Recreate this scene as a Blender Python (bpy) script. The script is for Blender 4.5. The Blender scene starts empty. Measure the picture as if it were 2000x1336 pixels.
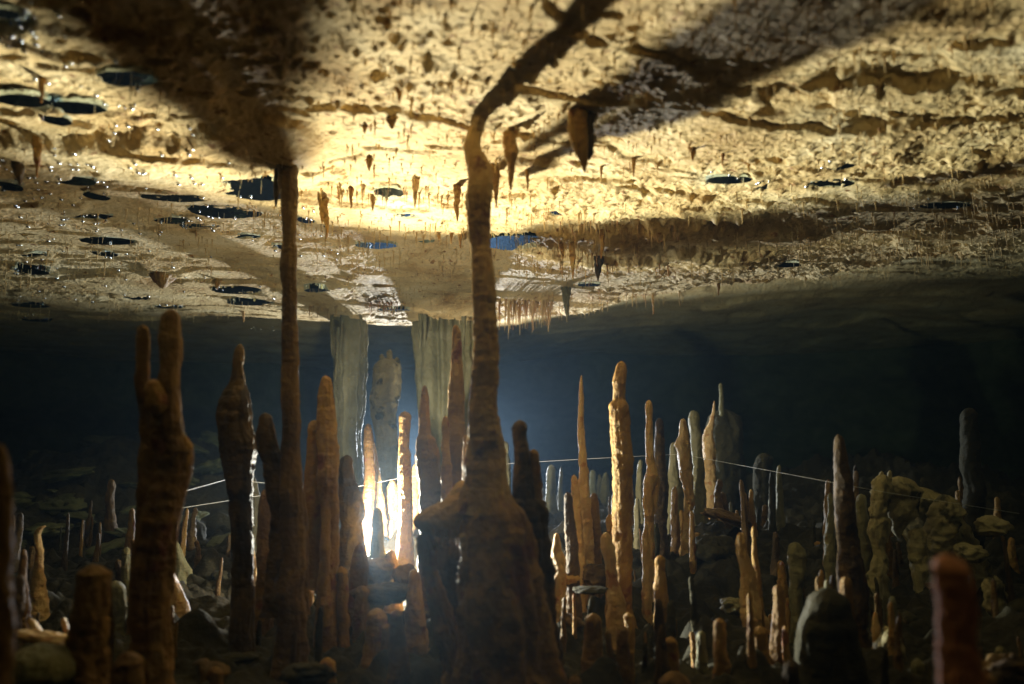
import bpy, math, random
import numpy as np
import time
_T0 = time.time()

random.seed(7)
rng = np.random.default_rng(11)
SC = bpy.context.scene
COL = SC.collection

# ------------------------------------------------------------------ camera
F = 1444.0                      # focal length in pixels of a 2000 px wide frame
PITCH = math.radians(7.2)
CP, SP = math.cos(PITCH), math.sin(PITCH)
cam_d = bpy.data.cameras.new('camera')
cam = bpy.data.objects.new('camera', cam_d)
COL.objects.link(cam)
cam.location = (0, 0, 0)
cam.rotation_euler = (math.radians(90) + PITCH, 0, 0)
cam_d.sensor_width = 36
cam_d.lens = 36 * F / 2000
cam_d.clip_start = 0.05
cam_d.clip_end = 100
cam_d.dof.use_dof = True
cam_d.dof.focus_distance = 4.2
cam_d.dof.aperture_fstop = 1.25
SC.camera = cam


def ray(px, py):
    a, b = (px - 1000) / F, (668 - py) / F
    return a, CP - SP * b, SP + CP * b


def at(px, py, Y):
    x, y, z = ray(px, py)
    return np.array([x / y * Y, Y, z / y * Y])


# ------------------------------------------------------------------ noise
def _hash(ix, iy, iz, s=0):
    h = (ix * 374761393 + iy * 668265263 + iz * 2147483647 + s * 1274126177) & 0xffffffff
    h = ((h ^ (h >> 13)) * 1274126177) & 0xffffffff
    h = ((h ^ (h >> 16)) * 2246822519) & 0xffffffff
    return ((h ^ (h >> 15)) & 0xffffff) / float(0xffffff)


def vnoise(x, y, z, s=0):
    x, y, z = np.broadcast_arrays(np.asarray(x, float), np.asarray(y, float), np.asarray(z, float))
    fx, fy, fz = np.floor(x), np.floor(y), np.floor(z)
    ix, iy, iz = fx.astype(np.int64), fy.astype(np.int64), fz.astype(np.int64)
    u, v, w = x - fx, y - fy, z - fz
    u, v, w = u * u * (3 - 2 * u), v * v * (3 - 2 * v), w * w * (3 - 2 * w)
    r = 0
    for a in (0, 1):
        for b in (0, 1):
            for c in (0, 1):
                k = (u if a else 1 - u) * (v if b else 1 - v) * (w if c else 1 - w)
                r = r + k * _hash(ix + a, iy + b, iz + c, s)
    return r * 2 - 1


def fbm(x, y, z, o=4, s=0, g=0.5):
    r, a, n = 0, 1.0, 0
    for i in range(o):
        r = r + a * vnoise(x * 2 ** i + 17.3 * i, y * 2 ** i + 5.1 * i, z * 2 ** i, s + i)
        n += a
        a *= g
    return r / n


def nubs(x, y, cell, rad, s=0, power=1.3):
    """hanging nubs: height 0..1 of the tallest cone over each point"""
    x = np.asarray(x, float) / cell
    y = np.asarray(y, float) / cell
    ix, iy = np.floor(x).astype(np.int64), np.floor(y).astype(np.int64)
    best = np.zeros(x.shape)
    for a in (-1, 0, 1):
        for b in (-1, 0, 1):
            jx, jy = ix + a, iy + b
            cx = jx + _hash(jx, jy, 3, s)
            cy = jy + _hash(jx, jy, 5, s)
            h = _hash(jx, jy, 7, s)
            rr = rad * (0.4 + 0.6 * h) / cell
            d = np.sqrt((x - cx) ** 2 + (y - cy) ** 2) / rr
            best = np.maximum(best, (0.15 + 0.85 * h ** 2.5) * np.clip(1 - d, 0, 1) ** power)
    return best


def sstep(a, b, x):
    t = np.clip((x - a) / (b - a), 0, 1)
    return t * t * (3 - 2 * t)


# ------------------------------------------------------------------ ceiling and floor shapes
BASE = 1.03
# lit pockets of trapped air: px, py, half width px, half height px (image pixels)
POCKETS = [
    (490, 342, 62, 22), (440, 408, 60, 13), (345, 362, 60, 9), (150, 325, 34, 9), (190, 366, 20, 8),
    (48, 158, 46, 9), (150, 176, 52, 8), (250, 128, 54, 7), (20, 10, 36, 8), (110, 196, 26, 5), (170, 423, 42, 6), (210, 472, 46, 7),
    (58, 526, 30, 6), (62, 502, 26, 4), (205, 500, 20, 5), (265, 575, 24, 4), (470, 560, 48, 6),
    (492, 580, 40, 4), (340, 430, 34, 6), (20, 320, 24, 10), (390, 440, 36, 5), (60, 590, 30, 4),
    (330, 596, 22, 3), (760, 366, 26, 9), (798, 402, 24, 5), (735, 466, 36, 6), (832, 457, 16, 4),
    (1010, 448, 62, 14), (1085, 405, 16, 4), (1425, 335, 40, 7), (1490, 352, 12, 5), (1620, 345, 40, 9),
    (1640, 306, 26, 5), (1845, 402, 46, 6), (1540, 514, 24, 4), (1300, 578, 26, 3), (620, 555, 22, 4),
    (655, 640, 24, 3), (520, 640, 36, 3), (770, 578, 30, 3), (1150, 548, 20, 3), (545, 484, 18, 4),
    (480, 462, 26, 4), (70, 615, 26, 4), (705, 640, 22, 3), (600, 408, 16, 6),
]


def on_plane(px, py, z):
    x, y, zz = ray(px, py)
    t = z / zz
    return np.array([x * t, y * t, z])


PK = []
for (px, py, w, h) in POCKETS:
    c = on_plane(px, py, BASE + 0.02)
    sx = w / F * c[1]
    sy = 0.5 * (on_plane(px, py - h, BASE)[1] - on_plane(px, py + h, BASE)[1])
    PK.append((c[0], c[1], abs(sx), max(abs(sy), 0.04)))


def lip_y(x):
    """the far edge of the low ceiling"""
    return np.interp(x, [-6, -2, 0, 0.9, 1.9, 2.7, 4], [6.7, 6.3, 6.15, 5.5, 4.75, 4.15, 3.6])


def ceiling_macro(x, y):
    z = BASE + 0.05 * fbm(x * 0.55, y * 0.55, 0.3, 3, 21)
    # terraces
    t = 2.2 * fbm(x * 0.5 + 3, y * 0.9, 1.7, 3, 5) + 0.25 * fbm(x * 4, y * 4, 2.0, 2, 6)
    f = t - np.floor(t)
    z = z + 0.028 * (np.floor(t) + sstep(0.40, 0.52, f))
    # ledges that face the camera
    wob = 0.12 * fbm(x * 2.3, y * 0.4, 0.0, 4, 9) + 0.07 * fbm(x * 9, y * 5, 1.0, 4, 19, 0.65)
    for (x0, x1, y0, k, st, soft) in ((0.15, 1.3, 3.42, 0.10, 0.06, 0.10), (-1.05, -0.15, 3.02, 0.05, 0.03, 0.07),
                                      (0.65, 1.35, 2.14, -0.05, 0.032, 0.07), (-2.6, -1.1, 2.3, 0.0, 0.05, 0.08),
                                      (0.1, 1.3, 3.75, 0.05, 0.05, 0.05)):
        m = sstep(x0 - 0.35, x0 + 0.15, x) * (1 - sstep(x1 - 0.2, x1 + 0.5, x))
        e = y0 + k * (x - x0) + wob
        z = z - st * m * sstep(e, e + soft, y) * (1 - sstep(e + 0.3, e + 1.1, y))
    # the roof comes down in a funnel to the big columns
    for (cx, cy, r, k) in ((-0.58, 6.0, 1.9, 0.13), (-1.37, 5.9, 1.0, 0.08)):
        d = np.sqrt((x - cx) ** 2 + (y - cy) ** 2)
        z = z - k * np.clip(1 - d / r, 0, 1) ** 1.5
    for (cx, cy, r, k) in ((-0.12, 2.33, 0.16, 0.05), (-0.80, 2.55, 0.22, 0.05)):
        d = np.sqrt((x - cx) ** 2 + (y - cy) ** 2)
        z = z - k * np.clip(1 - d / r, 0, 1) ** 2
    # beyond the lip the roof steps up
    e = lip_y(x) + 0.35 * fbm(x * 1.1, y * 0.2, 4.0, 4, 15)
    up = 0.10 + 0.22 * sstep(-0.5, 1.6, x)
    z = z + up * sstep(e, e + 0.5, y) + 0.12 * sstep(e + 0.5, e + 5, y) * (0.6 + fbm(x * 0.5, y * 0.5, 8, 3, 3))
    return z


PZ = []
for (cx, cy, sx, sy) in PK:
    gx = cx + np.array([-0.8, 0, 0.8, 0, 0]) * sx
    gy = cy + np.array([0, -0.8, 0, 0.8, 0]) * sy
    PZ.append(float(ceiling_macro(gx, gy).min()) + 0.004)


def ceiling_z(x, y, fine=True):
    z = ceiling_macro(x, y)
    rec = np.zeros(np.shape(z))
    lvl = np.zeros(np.shape(z))
    for k, ((cx, cy, sx, sy), zl) in enumerate(zip(PK, PZ)):
        d = ((x - cx) / sx) ** 2 + ((y - cy) / sy) ** 2
        i = d < 1.6
        if not np.any(i):
            continue
        di = d[i]
        nz = 2.3 * fbm((x[i] - cx) / sx * 1.5 + k * 5, (y[i] - cy) / sy * 2.2, 6.0, 5, 140, 0.62)
        m = np.zeros(np.shape(z))
        m[i] = sstep(0.80, 0.50, di + nz * np.minimum(1, di * 4)) * (di < 1.4)
        lvl = np.where(m > rec, zl, lvl)
        rec = np.maximum(rec, m)
    z = z * (1 - rec) + (lvl + 0.022) * rec
    if fine:
        wx = x + 0.03 * vnoise(x * 9, y * 9, 0.5, 31)
        wy = y + 0.03 * vnoise(x * 9, y * 9, 4.5, 32)
        left = 1 - 0.45 * (1 - sstep(-1.5, -0.5, x))
        m = (0.22 + 0.95 * sstep(-0.30, 0.35, fbm(x * 1.3, y * 1.9, 9, 4, 44))) * left * (1 - 0.6 * rec)
        far = sstep(8.0, 5.5, y)
        z = z - far * m * (0.027 * nubs(wx, wy, 0.13, 0.055, 51, 1.6) + 0.024 * nubs(wx, wy, 0.060, 0.028, 52, 1.5)
                           + 0.016 * nubs(wx, wy, 0.030, 0.016, 53, 1.2))
        crack = fbm(x * 1.1 + 0.5 * y, y * 2.6 - 0.6 * x, 7.7, 5, 171, 0.55)
        z = z + far * (1 - rec) * (0.022 * np.exp(-(crack / 0.022) ** 2) + 0.016 * sstep(0.0, 0.03, crack) - 0.012 * sstep(0.17, 0.19, crack))
        z = z + 0.012 * fbm(x * 7, y * 7, 3.3, 5, 61, 0.62) * (0.6 + 0.4 * m) * (1 - 0.5 * rec)
    return z


def floor_z(x, y, fine=True):
    z = -0.80 + 0.14 * fbm(x * 0.8, y * 0.8, 5.5, 3, 71)
    z = z - 0.18 * sstep(2.4, 1.0, y)
    z = z + 0.10 * sstep(3.4, 4.4, y) * sstep(-3, -1, x)
    # talus slope rising far on the left
    d = np.sqrt(((x + 4.0) / 2.3) ** 2 + ((y - 8.2) / 3.0) ** 2)
    z = z + 0.78 * np.clip(1 - d, 0, 1) ** 0.8
    d = np.sqrt(((x - 3.6) / 2.2) ** 2 + ((y - 7.4) / 2.6) ** 2)
    z = z + 0.45 * np.clip(1 - d, 0, 1) ** 0.8
    d = np.sqrt(((x - 1.05) / 0.5) ** 2 + ((y - 3.4) / 0.5) ** 2)
    z = z - 0.16 * np.clip(1 - d, 0, 1)
    if fine:
        wx = x + 0.06 * fbm(x * 5, y * 5, 0.5, 3, 33)
        wy = y + 0.06 * fbm(x * 5, y * 5, 4.5, 3, 34)
        z = z + 0.13 * nubs(wx, wy, 0.42, 0.28, 81, 0.9) + 0.10 * nubs(wx, wy, 0.17, 0.10, 82, 0.8) + 0.05 * nubs(wx, wy, 0.07, 0.05, 84, 1.1)
        z = z + 0.10 * np.abs(fbm(x * 2.5, y * 2.5, 2.2, 5, 85, 0.6)) - 0.03 + 0.035 * fbm(x * 9, y * 9, 1.1, 4, 83, 0.65)
    return z


def ceil_point(px, py):
    """where the pixel ray first meets the coarse roof"""
    x, y, z = ray(px, py)
    tt = np.arange(1.0, 13.0, 0.02)
    hit = np.nonzero(z * tt > ceiling_z(x * tt, y * tt, False))[0]
    t = tt[hit[0]] if len(hit) else tt[-1]
    return np.array([x * t, y * t, z * t])


# ------------------------------------------------------------------ materials
def nd(nt, kind, loc=None, **kw):
    n = nt.nodes.new(kind)
    for k, v in kw.items():
        setattr(n, k, v)
    return n


def rock(name, cols, scale=3.0, rough=0.75, bump=0.5, fine=60, speck=None, spec=0.3, trans=0.0, rings=True):
    m = bpy.data.materials.new(name)
    m.use_nodes = True
    nt = m.node_tree
    nt.nodes.clear()
    out = nd(nt, 'ShaderNodeOutputMaterial')
    p = nd(nt, 'ShaderNodeBsdfPrincipled')
    nt.links.new(p.outputs[0], out.inputs['Surface'])
    tc = nd(nt, 'ShaderNodeTexCoord')
    oi = nd(nt, 'ShaderNodeObjectInfo')
    off = nd(nt, 'ShaderNodeVectorMath', operation='MULTIPLY_ADD')
    off.inputs[1].default_value = (1, 1, 1)
    comb = nd(nt, 'ShaderNodeCombineXYZ')
    mul = nd(nt, 'ShaderNodeMath', operation='MULTIPLY')
    mul.inputs[1].default_value = 31.0
    nt.links.new(oi.outputs['Random'], mul.inputs[0])
    for i in range(3):
        nt.links.new(mul.outputs[0], comb.inputs[i])
    nt.links.new(tc.outputs['Object'], off.inputs[0])
    nt.links.new(comb.outputs[0], off.inputs[2])
    V = off.outputs[0]
    n1 = nd(nt, 'ShaderNodeTexNoise')
    n1.inputs['Scale'].default_value = scale
    n1.inputs['Detail'].default_value = 8
    n1.inputs['Roughness'].default_value = 0.65
    n1.inputs['Distortion'].default_value = 0.4
    nt.links.new(V, n1.inputs['Vector'])
    cr = nd(nt, 'ShaderNodeValToRGB')
    e = cr.color_ramp.elements
    while len(e) < len(cols):
        e.new(0.5)
    for i, c in enumerate(cols):
        e[i].position = 0.30 + 0.42 * i / (len(cols) - 1)
        e[i].color = (*c, 1)
    nt.links.new(n1.outputs['Fac'], cr.inputs['Fac'])
    base = cr.outputs[0]
    if speck:
        n3 = nd(nt, 'ShaderNodeTexNoise')
        n3.inputs['Scale'].default_value = speck[1]
        n3.inputs['Detail'].default_value = 5
        nt.links.new(V, n3.inputs['Vector'])
        r3 = nd(nt, 'ShaderNodeValToRGB')
        r3.color_ramp.elements[0].position = speck[2]
        r3.color_ramp.elements[1].position = speck[2] + 0.07
        nt.links.new(n3.outputs['Fac'], r3.inputs['Fac'])
        mx = nd(nt, 'ShaderNodeMix', data_type='RGBA')
        nt.links.new(r3.outputs[0], mx.inputs['Factor'])
        nt.links.new(base, mx.inputs['A'])
        mx.inputs['B'].default_value = (*speck[0], 1)
        base = mx.outputs['Result']
    nt.links.new(base, p.inputs['Base Color'])
    p.inputs['Roughness'].default_value = rough
    p.inputs['Specular IOR Level'].default_value = spec
    if trans:
        p.inputs['Subsurface Weight'].default_value = trans
        p.inputs['Subsurface Radius'].default_value = (1.0, 0.5, 0.25)
        p.inputs['Subsurface Scale'].default_value = 0.012
    n2 = nd(nt, 'ShaderNodeTexNoise')
    n2.inputs['Scale'].default_value = fine
    n2.inputs['Detail'].default_value = 5
    n2.inputs['Roughness'].default_value = 0.6
    nt.links.new(V, n2.inputs['Vector'])
    n4 = nd(nt, 'ShaderNodeTexVoronoi')
    n4.inputs['Scale'].default_value = fine * 0.6
    nt.links.new(V, n4.inputs['Vector'])
    ad = nd(nt, 'ShaderNodeMath', operation='MULTIPLY_ADD')
    nt.links.new(n4.outputs['Distance'], ad.inputs[0])
    ad.inputs[1].default_value = 0.6
    nt.links.new(n2.outputs['Fac'], ad.inputs[2])
    if rings:
        mp = nd(nt, 'ShaderNodeMapping')
        mp.inputs['Scale'].default_value = (0.35, 0.35, 3.2)
        nt.links.new(V, mp.inputs['Vector'])
        n5 = nd(nt, 'ShaderNodeTexNoise')
        n5.inputs['Scale'].default_value = 26
        n5.inputs['Detail'].default_value = 4
        nt.links.new(mp.outputs[0], n5.inputs['Vector'])
        a2 = nd(nt, 'ShaderNodeMath', operation='MULTIPLY_ADD')
        nt.links.new(n5.outputs['Fac'], a2.inputs[0])
        a2.inputs[1].default_value = 0.5
        nt.links.new(ad.outputs[0], a2.inputs[2])
        ad = a2
    b = nd(nt, 'ShaderNodeBump')
    b.inputs['Strength'].default_value = bump
    b.inputs['Distance'].default_value = 0.018
    nt.links.new(ad.outputs[0], b.inputs['Height'])
    nt.links.new(b.outputs[0], p.inputs['Normal'])
    return m


M = {}
M['ceiling'] = rock('cave roof limestone', [(0.42, 0.25, 0.080), (0.74, 0.535, 0.245), (0.84, 0.68, 0.39)], 2.6, 0.7, 0.6, 70,
                    ((0.30, 0.15, 0.05), 24, 0.62), rings=False)
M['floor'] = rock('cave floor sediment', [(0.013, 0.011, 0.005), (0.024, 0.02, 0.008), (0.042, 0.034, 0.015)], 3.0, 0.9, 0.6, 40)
M['warm'] = rock('tan flowstone', [(0.18, 0.088, 0.018), (0.32, 0.18, 0.042), (0.43, 0.27, 0.080)], 5.5, 0.6, 0.5, 80,
                 ((0.20, 0.07, 0.025), 9, 0.60), trans=0.25)
M['dark'] = rock('dark manganese stained flowstone', [(0.03, 0.018, 0.006), (0.075, 0.043, 0.013), (0.19, 0.11, 0.032)], 5.5, 0.65, 0.5, 80,
                 ((0.035, 0.02, 0.012), 7, 0.55))
M['red'] = rock('reddish flowstone', [(0.095, 0.046, 0.012), (0.20, 0.108, 0.028), (0.28, 0.17, 0.052)], 6.0, 0.6, 0.5, 80,
                ((0.14, 0.04, 0.02), 8, 0.60), trans=0.2)
M['pale'] = rock('pale grey flowstone', [(0.11, 0.10, 0.045), (0.17, 0.155, 0.075), (0.23, 0.21, 0.12)], 5.0, 0.6, 0.5, 60,
                 ((0.20, 0.18, 0.10), 8, 0.62), trans=0.15)
M['cream'] = rock('cream calcite', [(0.38, 0.23, 0.085), (0.50, 0.33, 0.14), (0.60, 0.43, 0.22)], 8.0, 0.5, 0.5, 90,
                  ((0.36, 0.17, 0.06), 14, 0.62), trans=0.3)
M['brown'] = rock('dark brown flowstone', [(0.06, 0.032, 0.007), (0.14, 0.077, 0.017), (0.22, 0.13, 0.036)], 6.0, 0.6, 0.5, 80, trans=0.1)
M['pink'] = rock('brightened pinkish orange calcite', [(0.38, 0.14, 0.06), (0.60, 0.25, 0.11), (0.68, 0.34, 0.16)], 7.0, 0.6, 0.5, 80, trans=0.2)  # albedo raised in place of reddish light from the camera side
M['slope'] = rock('silt covered limestone', [(0.045, 0.05, 0.02), (0.09, 0.095, 0.042), (0.14, 0.14, 0.07)], 3.0, 0.9, 0.6, 30)
M['tan'] = rock('light tan flowstone', [(0.25, 0.135, 0.030), (0.44, 0.27, 0.08), (0.55, 0.38, 0.14)], 6.5, 0.6, 0.5, 80,
                ((0.16, 0.06, 0.018), 11, 0.60), trans=0.2)
M['ragged'] = rock('greenish grey flowstone', [(0.20, 0.17, 0.085), (0.35, 0.30, 0.16), (0.47, 0.41, 0.25)], 6.0, 0.7, 0.5, 60,
                   ((0.06, 0.055, 0.025), 9, 0.56))
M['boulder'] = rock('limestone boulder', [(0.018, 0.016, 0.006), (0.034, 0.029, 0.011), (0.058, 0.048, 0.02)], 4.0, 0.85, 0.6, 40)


def simple(name, col, rough, metal=0.0, bump=None):
    m = bpy.data.materials.new(name)
    m.use_nodes = True
    nt = m.node_tree
    p = nt.nodes['Principled BSDF']
    p.inputs['Base Color'].default_value = (*col, 1)
    p.inputs['Roughness'].default_value = rough
    p.inputs['Metallic'].default_value = metal
    if bump:
        tc = nd(nt, 'ShaderNodeTexCoord')
        n = nd(nt, 'ShaderNodeTexNoise')
        n.inputs['Scale'].default_value = bump[0]
        nt.links.new(tc.outputs['Object'], n.inputs['Vector'])
        b = nd(nt, 'ShaderNodeBump')
        b.inputs['Strength'].default_value = bump[1]
        b.inputs['Distance'].default_value = 0.02
        nt.links.new(n.outputs['Fac'], b.inputs['Height'])
        nt.links.new(b.outputs[0], p.inputs['Normal'])
    return m


M['mirror'] = simple('water surface under trapped air', (0.62, 0.80, 1.0), 0.02, 1.0, (9, 0.06))
M['bubble'] = simple('silvery air bubble', (0.95, 0.97, 1.0), 0.24, 1.0)
M['line'] = simple('white nylon line', (0.6, 0.6, 0.55), 0.5, 0.0, (200, 0.2))


# ------------------------------------------------------------------ object helpers
def mesh_np(name, V, Fq, mat, smooth=True):
    me = bpy.data.meshes.new(name)
    V = np.asarray(V, dtype=np.float32)
    Fq = np.asarray(Fq, dtype=np.int32)
    me.vertices.add(len(V))
    me.vertices.foreach_set('co', V.ravel())
    k = Fq.shape[1]
    me.loops.add(Fq.size)
    me.loops.foreach_set('vertex_index', Fq.ravel())
    me.polygons.add(len(Fq))
    me.polygons.foreach_set('loop_start', np.arange(0, Fq.size, k, dtype=np.int32))
    if smooth:
        me.polygons.foreach_set('use_smooth', np.ones(len(Fq), dtype=bool))
    me.update(calc_edges=True)
    me.validate()
    if mat:
        me.materials.append(mat)
    return me


def obj(name, me, loc=(0, 0, 0), parent=None, **tags):
    o = bpy.data.objects.new(name, me)
    COL.objects.link(o)
    o.location = loc
    if parent is not None:
        o.parent = parent
    for k, v in tags.items():
        if v is not None:
            o[k] = v
    return o


def grid_mesh(name, X, Y, Z, mat, flip=False, origin=(0, 0, 0)):
    r, c = X.shape
    V = np.stack([X - origin[0], Y - origin[1], Z - origin[2]], -1).reshape(-1, 3)
    i = np.arange(r * c).reshape(r, c)
    q = np.stack([i[:-1, :-1], i[:-1, 1:], i[1:, 1:], i[1:, :-1]], -1).reshape(-1, 4)
    if flip:
        q = q[:, ::-1]
    return mesh_np(name, V, q, mat)


# ------------------------------------------------------------------ setting
def rows(*segs):
    out = []
    for a, b, n in segs:
        out.append(np.linspace(a, b, n, endpoint=False))
    return np.concatenate(out)


ys = rows((-1.0, 1.3, 90), (1.3, 2.6, 330), (2.6, 4.2, 330), (4.2, 6.6, 260), (6.6, 16.0, 130))
t = np.linspace(-0.95, 0.95, 1150)
Yg, Tg = np.meshgrid(ys, t, indexing='ij')
Xg = (Yg + 1.5) * Tg
obj('cave_ceiling', grid_mesh('cave_ceiling', Xg, Yg, ceiling_z(Xg, Yg), M['ceiling'], flip=True), kind='structure')

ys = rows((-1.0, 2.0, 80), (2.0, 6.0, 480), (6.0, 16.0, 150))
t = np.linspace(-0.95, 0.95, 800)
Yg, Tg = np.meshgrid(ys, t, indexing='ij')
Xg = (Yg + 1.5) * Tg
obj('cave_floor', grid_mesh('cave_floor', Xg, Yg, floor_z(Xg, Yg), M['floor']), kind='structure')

# far wall of the chamber
a = np.linspace(math.radians(-8), math.radians(188), 300)
zz = np.linspace(-1.6, 2.6, 60)
Zg, Ag = np.meshgrid(zz, a, indexing='ij')
R = 13.5 + 0.9 * fbm(np.cos(Ag) * 3, np.sin(Ag) * 3, Zg * 1.0, 5, 91) - 0.5 * np.abs(Zg)
obj('cave_wall', grid_mesh('cave_wall', R * np.cos(Ag) * 0.95, R * np.sin(Ag) + 0.5, Zg, M['slope'], flip=True), kind='structure')


# ------------------------------------------------------------------ stalagmites, columns, stalactites
def spire_mesh(name, Y, knots, mat, seed=0, seg=40, lump=0.13, rip=0.08, flute=0.06, ry=0.95,
               top='round', bottom='open', dz=None, origin=None, wander=0.28):
    """a lathe-like body through image knots (px, py, half width px), on the plane y = Y"""
    K = [(at(px, py, Y), hw / F * Y) for px, py, hw in knots]
    P = np.array([k[0] for k in K])
    r = np.array([k[1] for k in K])
    L = np.concatenate([[0], np.cumsum(np.linalg.norm(np.diff(P, axis=0), axis=1))])
    dz = dz or 0.0016 * Y + 0.0015
    n = max(6, int(L[-1] / dz))
    s = np.linspace(0, L[-1], n)

    def smooth(v):
        out = np.interp(s, L, v)
        k = max(1, int(0.007 * Y / 2.4 / (L[-1] / n)))
        if k > 1:
            pad = np.concatenate([np.full(k, out[0]), out, np.full(k, out[-1])])
            out = np.convolve(pad, np.ones(2 * k + 1) / (2 * k + 1), 'valid')
        return out
    C = np.stack([smooth(P[:, i]) for i in range(3)], -1)
    rr = smooth(r)
    rm = float(np.median(r))
    sd = seed * 13.7
    C[:, 0] += wander * rm * fbm(s / (rm * 5), sd, 0.0, 3, 1) * np.minimum(1, s / (rm * 2))
    C[:, 1] += wander * 2 * rm * fbm(s / (rm * 5), sd, 9.0, 3, 2)
    if top == 'round':
        k = np.clip(s / (rr[0] * 1.3 + 1e-6), 0, 1)
        rr = rr * np.sqrt(np.clip(1 - (1 - k) ** 2, 0.0004, 1))
    if bottom == 'round':
        k = np.clip((s[-1] - s) / (rr[-1] * 1.3 + 1e-6), 0, 1)
        rr = rr * np.sqrt(np.clip(1 - (1 - k) ** 2, 0.0004, 1))
    th = np.linspace(0, 2 * math.pi, seg, endpoint=False)
    S, T = np.meshgrid(s, th, indexing='ij')
    cx, cy = np.cos(T), np.sin(T)
    q = rm * 2.2
    lump = lump * 1.7
    d = lump * fbm(cx * 1.1 + sd, cy * 1.1, S / q, 5, 3 + seed, 0.6) * 1.6
    d += lump * 0.5 * fbm(cx * 3 + sd, cy * 3, S / q * 3, 4, 4 + seed, 0.65)
    d += rip * fbm(cx * 0.4, cy * 0.4 + sd, S / (rm * 0.42), 2, 5 + seed)
    d += flute * vnoise(cx * 5 + sd, cy * 5, S / (rm * 8), 6 + seed)
    RR = rr[:, None] * (1 + d)
    X = C[:, 0:1] + RR * cx
    Yy = C[:, 1:2] + RR * cy * ry
    Z = C[:, 2:3] + 0 * X
    if origin is None:
        origin = (C[-1, 0], C[-1, 1], C[-1, 2])
    V = np.stack([X - origin[0], Yy - origin[1], Z - origin[2]], -1)
    i = np.arange(n * seg).reshape(n, seg)
    j = np.roll(i, -1, axis=1)
    fq = np.stack([i[:-1], j[:-1], j[1:], i[1:]], -1).reshape(-1, 4)
    if P[0][2] > P[-1][2]:
        fq = fq[:, ::-1]
    me = mesh_np(name, V.reshape(-1, 3), fq, mat)
    return me, origin


def to_floor(Y, knots, grow=1.25):
    """carry the last knot down into the floor"""
    px, py, hw = knots[-1]
    p = at(px, py, Y)
    fz = float(floor_z(np.array([p[0]]), np.array([Y]))[0]) - 0.06
    if p[2] > fz:
        q = (p[0], Y, fz)
        d = q[1] * CP + q[2] * SP
        u = -q[1] * SP + q[2] * CP
        knots = knots + [(1000 + F * q[0] / d, 668 - F * u / d, hw * grow)]
    return knots


def stalagmite(label, Y, knots, mat='warm', group=None, name='stalagmite', cat='stalagmite', **kw):
    knots = to_floor(Y, list(knots), kw.pop('grow', 1.25))
    me, o = spire_mesh(name, Y, knots, M[mat], seed=random.randint(0, 900), **kw)
    return obj(name, me, o, label=label, category=cat, group=group)


def family(label, Y, parts, mat='warm', name='stalagmite', cat='stalagmite', group=None, to_ground=True, partname='spire', **kw):
    """one thing with several fused spires: parts = [(part name, dY, knots, material or None)]"""
    first = parts[0]
    k0 = to_floor(Y, list(first[2])) if to_ground else list(first[2])
    b = at(k0[-1][0], k0[-1][1], Y)
    root = obj(name, None, b, label=label, category=cat, group=group)
    for i, pt in enumerate(parts):
        pn, dy, kn = pt[0], pt[1], list(pt[2])
        pm = pt[3] if len(pt) > 3 and pt[3] else mat
        ex = dict(kw)
        if len(pt) > 4:
            ex.update(pt[4])
        if i == 0:
            kn = k0
        me, _ = spire_mesh(pn, Y + dy, kn, M[pm], seed=random.randint(0, 900), origin=tuple(b), **ex)
        obj(pn, me, (0, 0, 0), root)
    return root


G_NEAR = None
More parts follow.
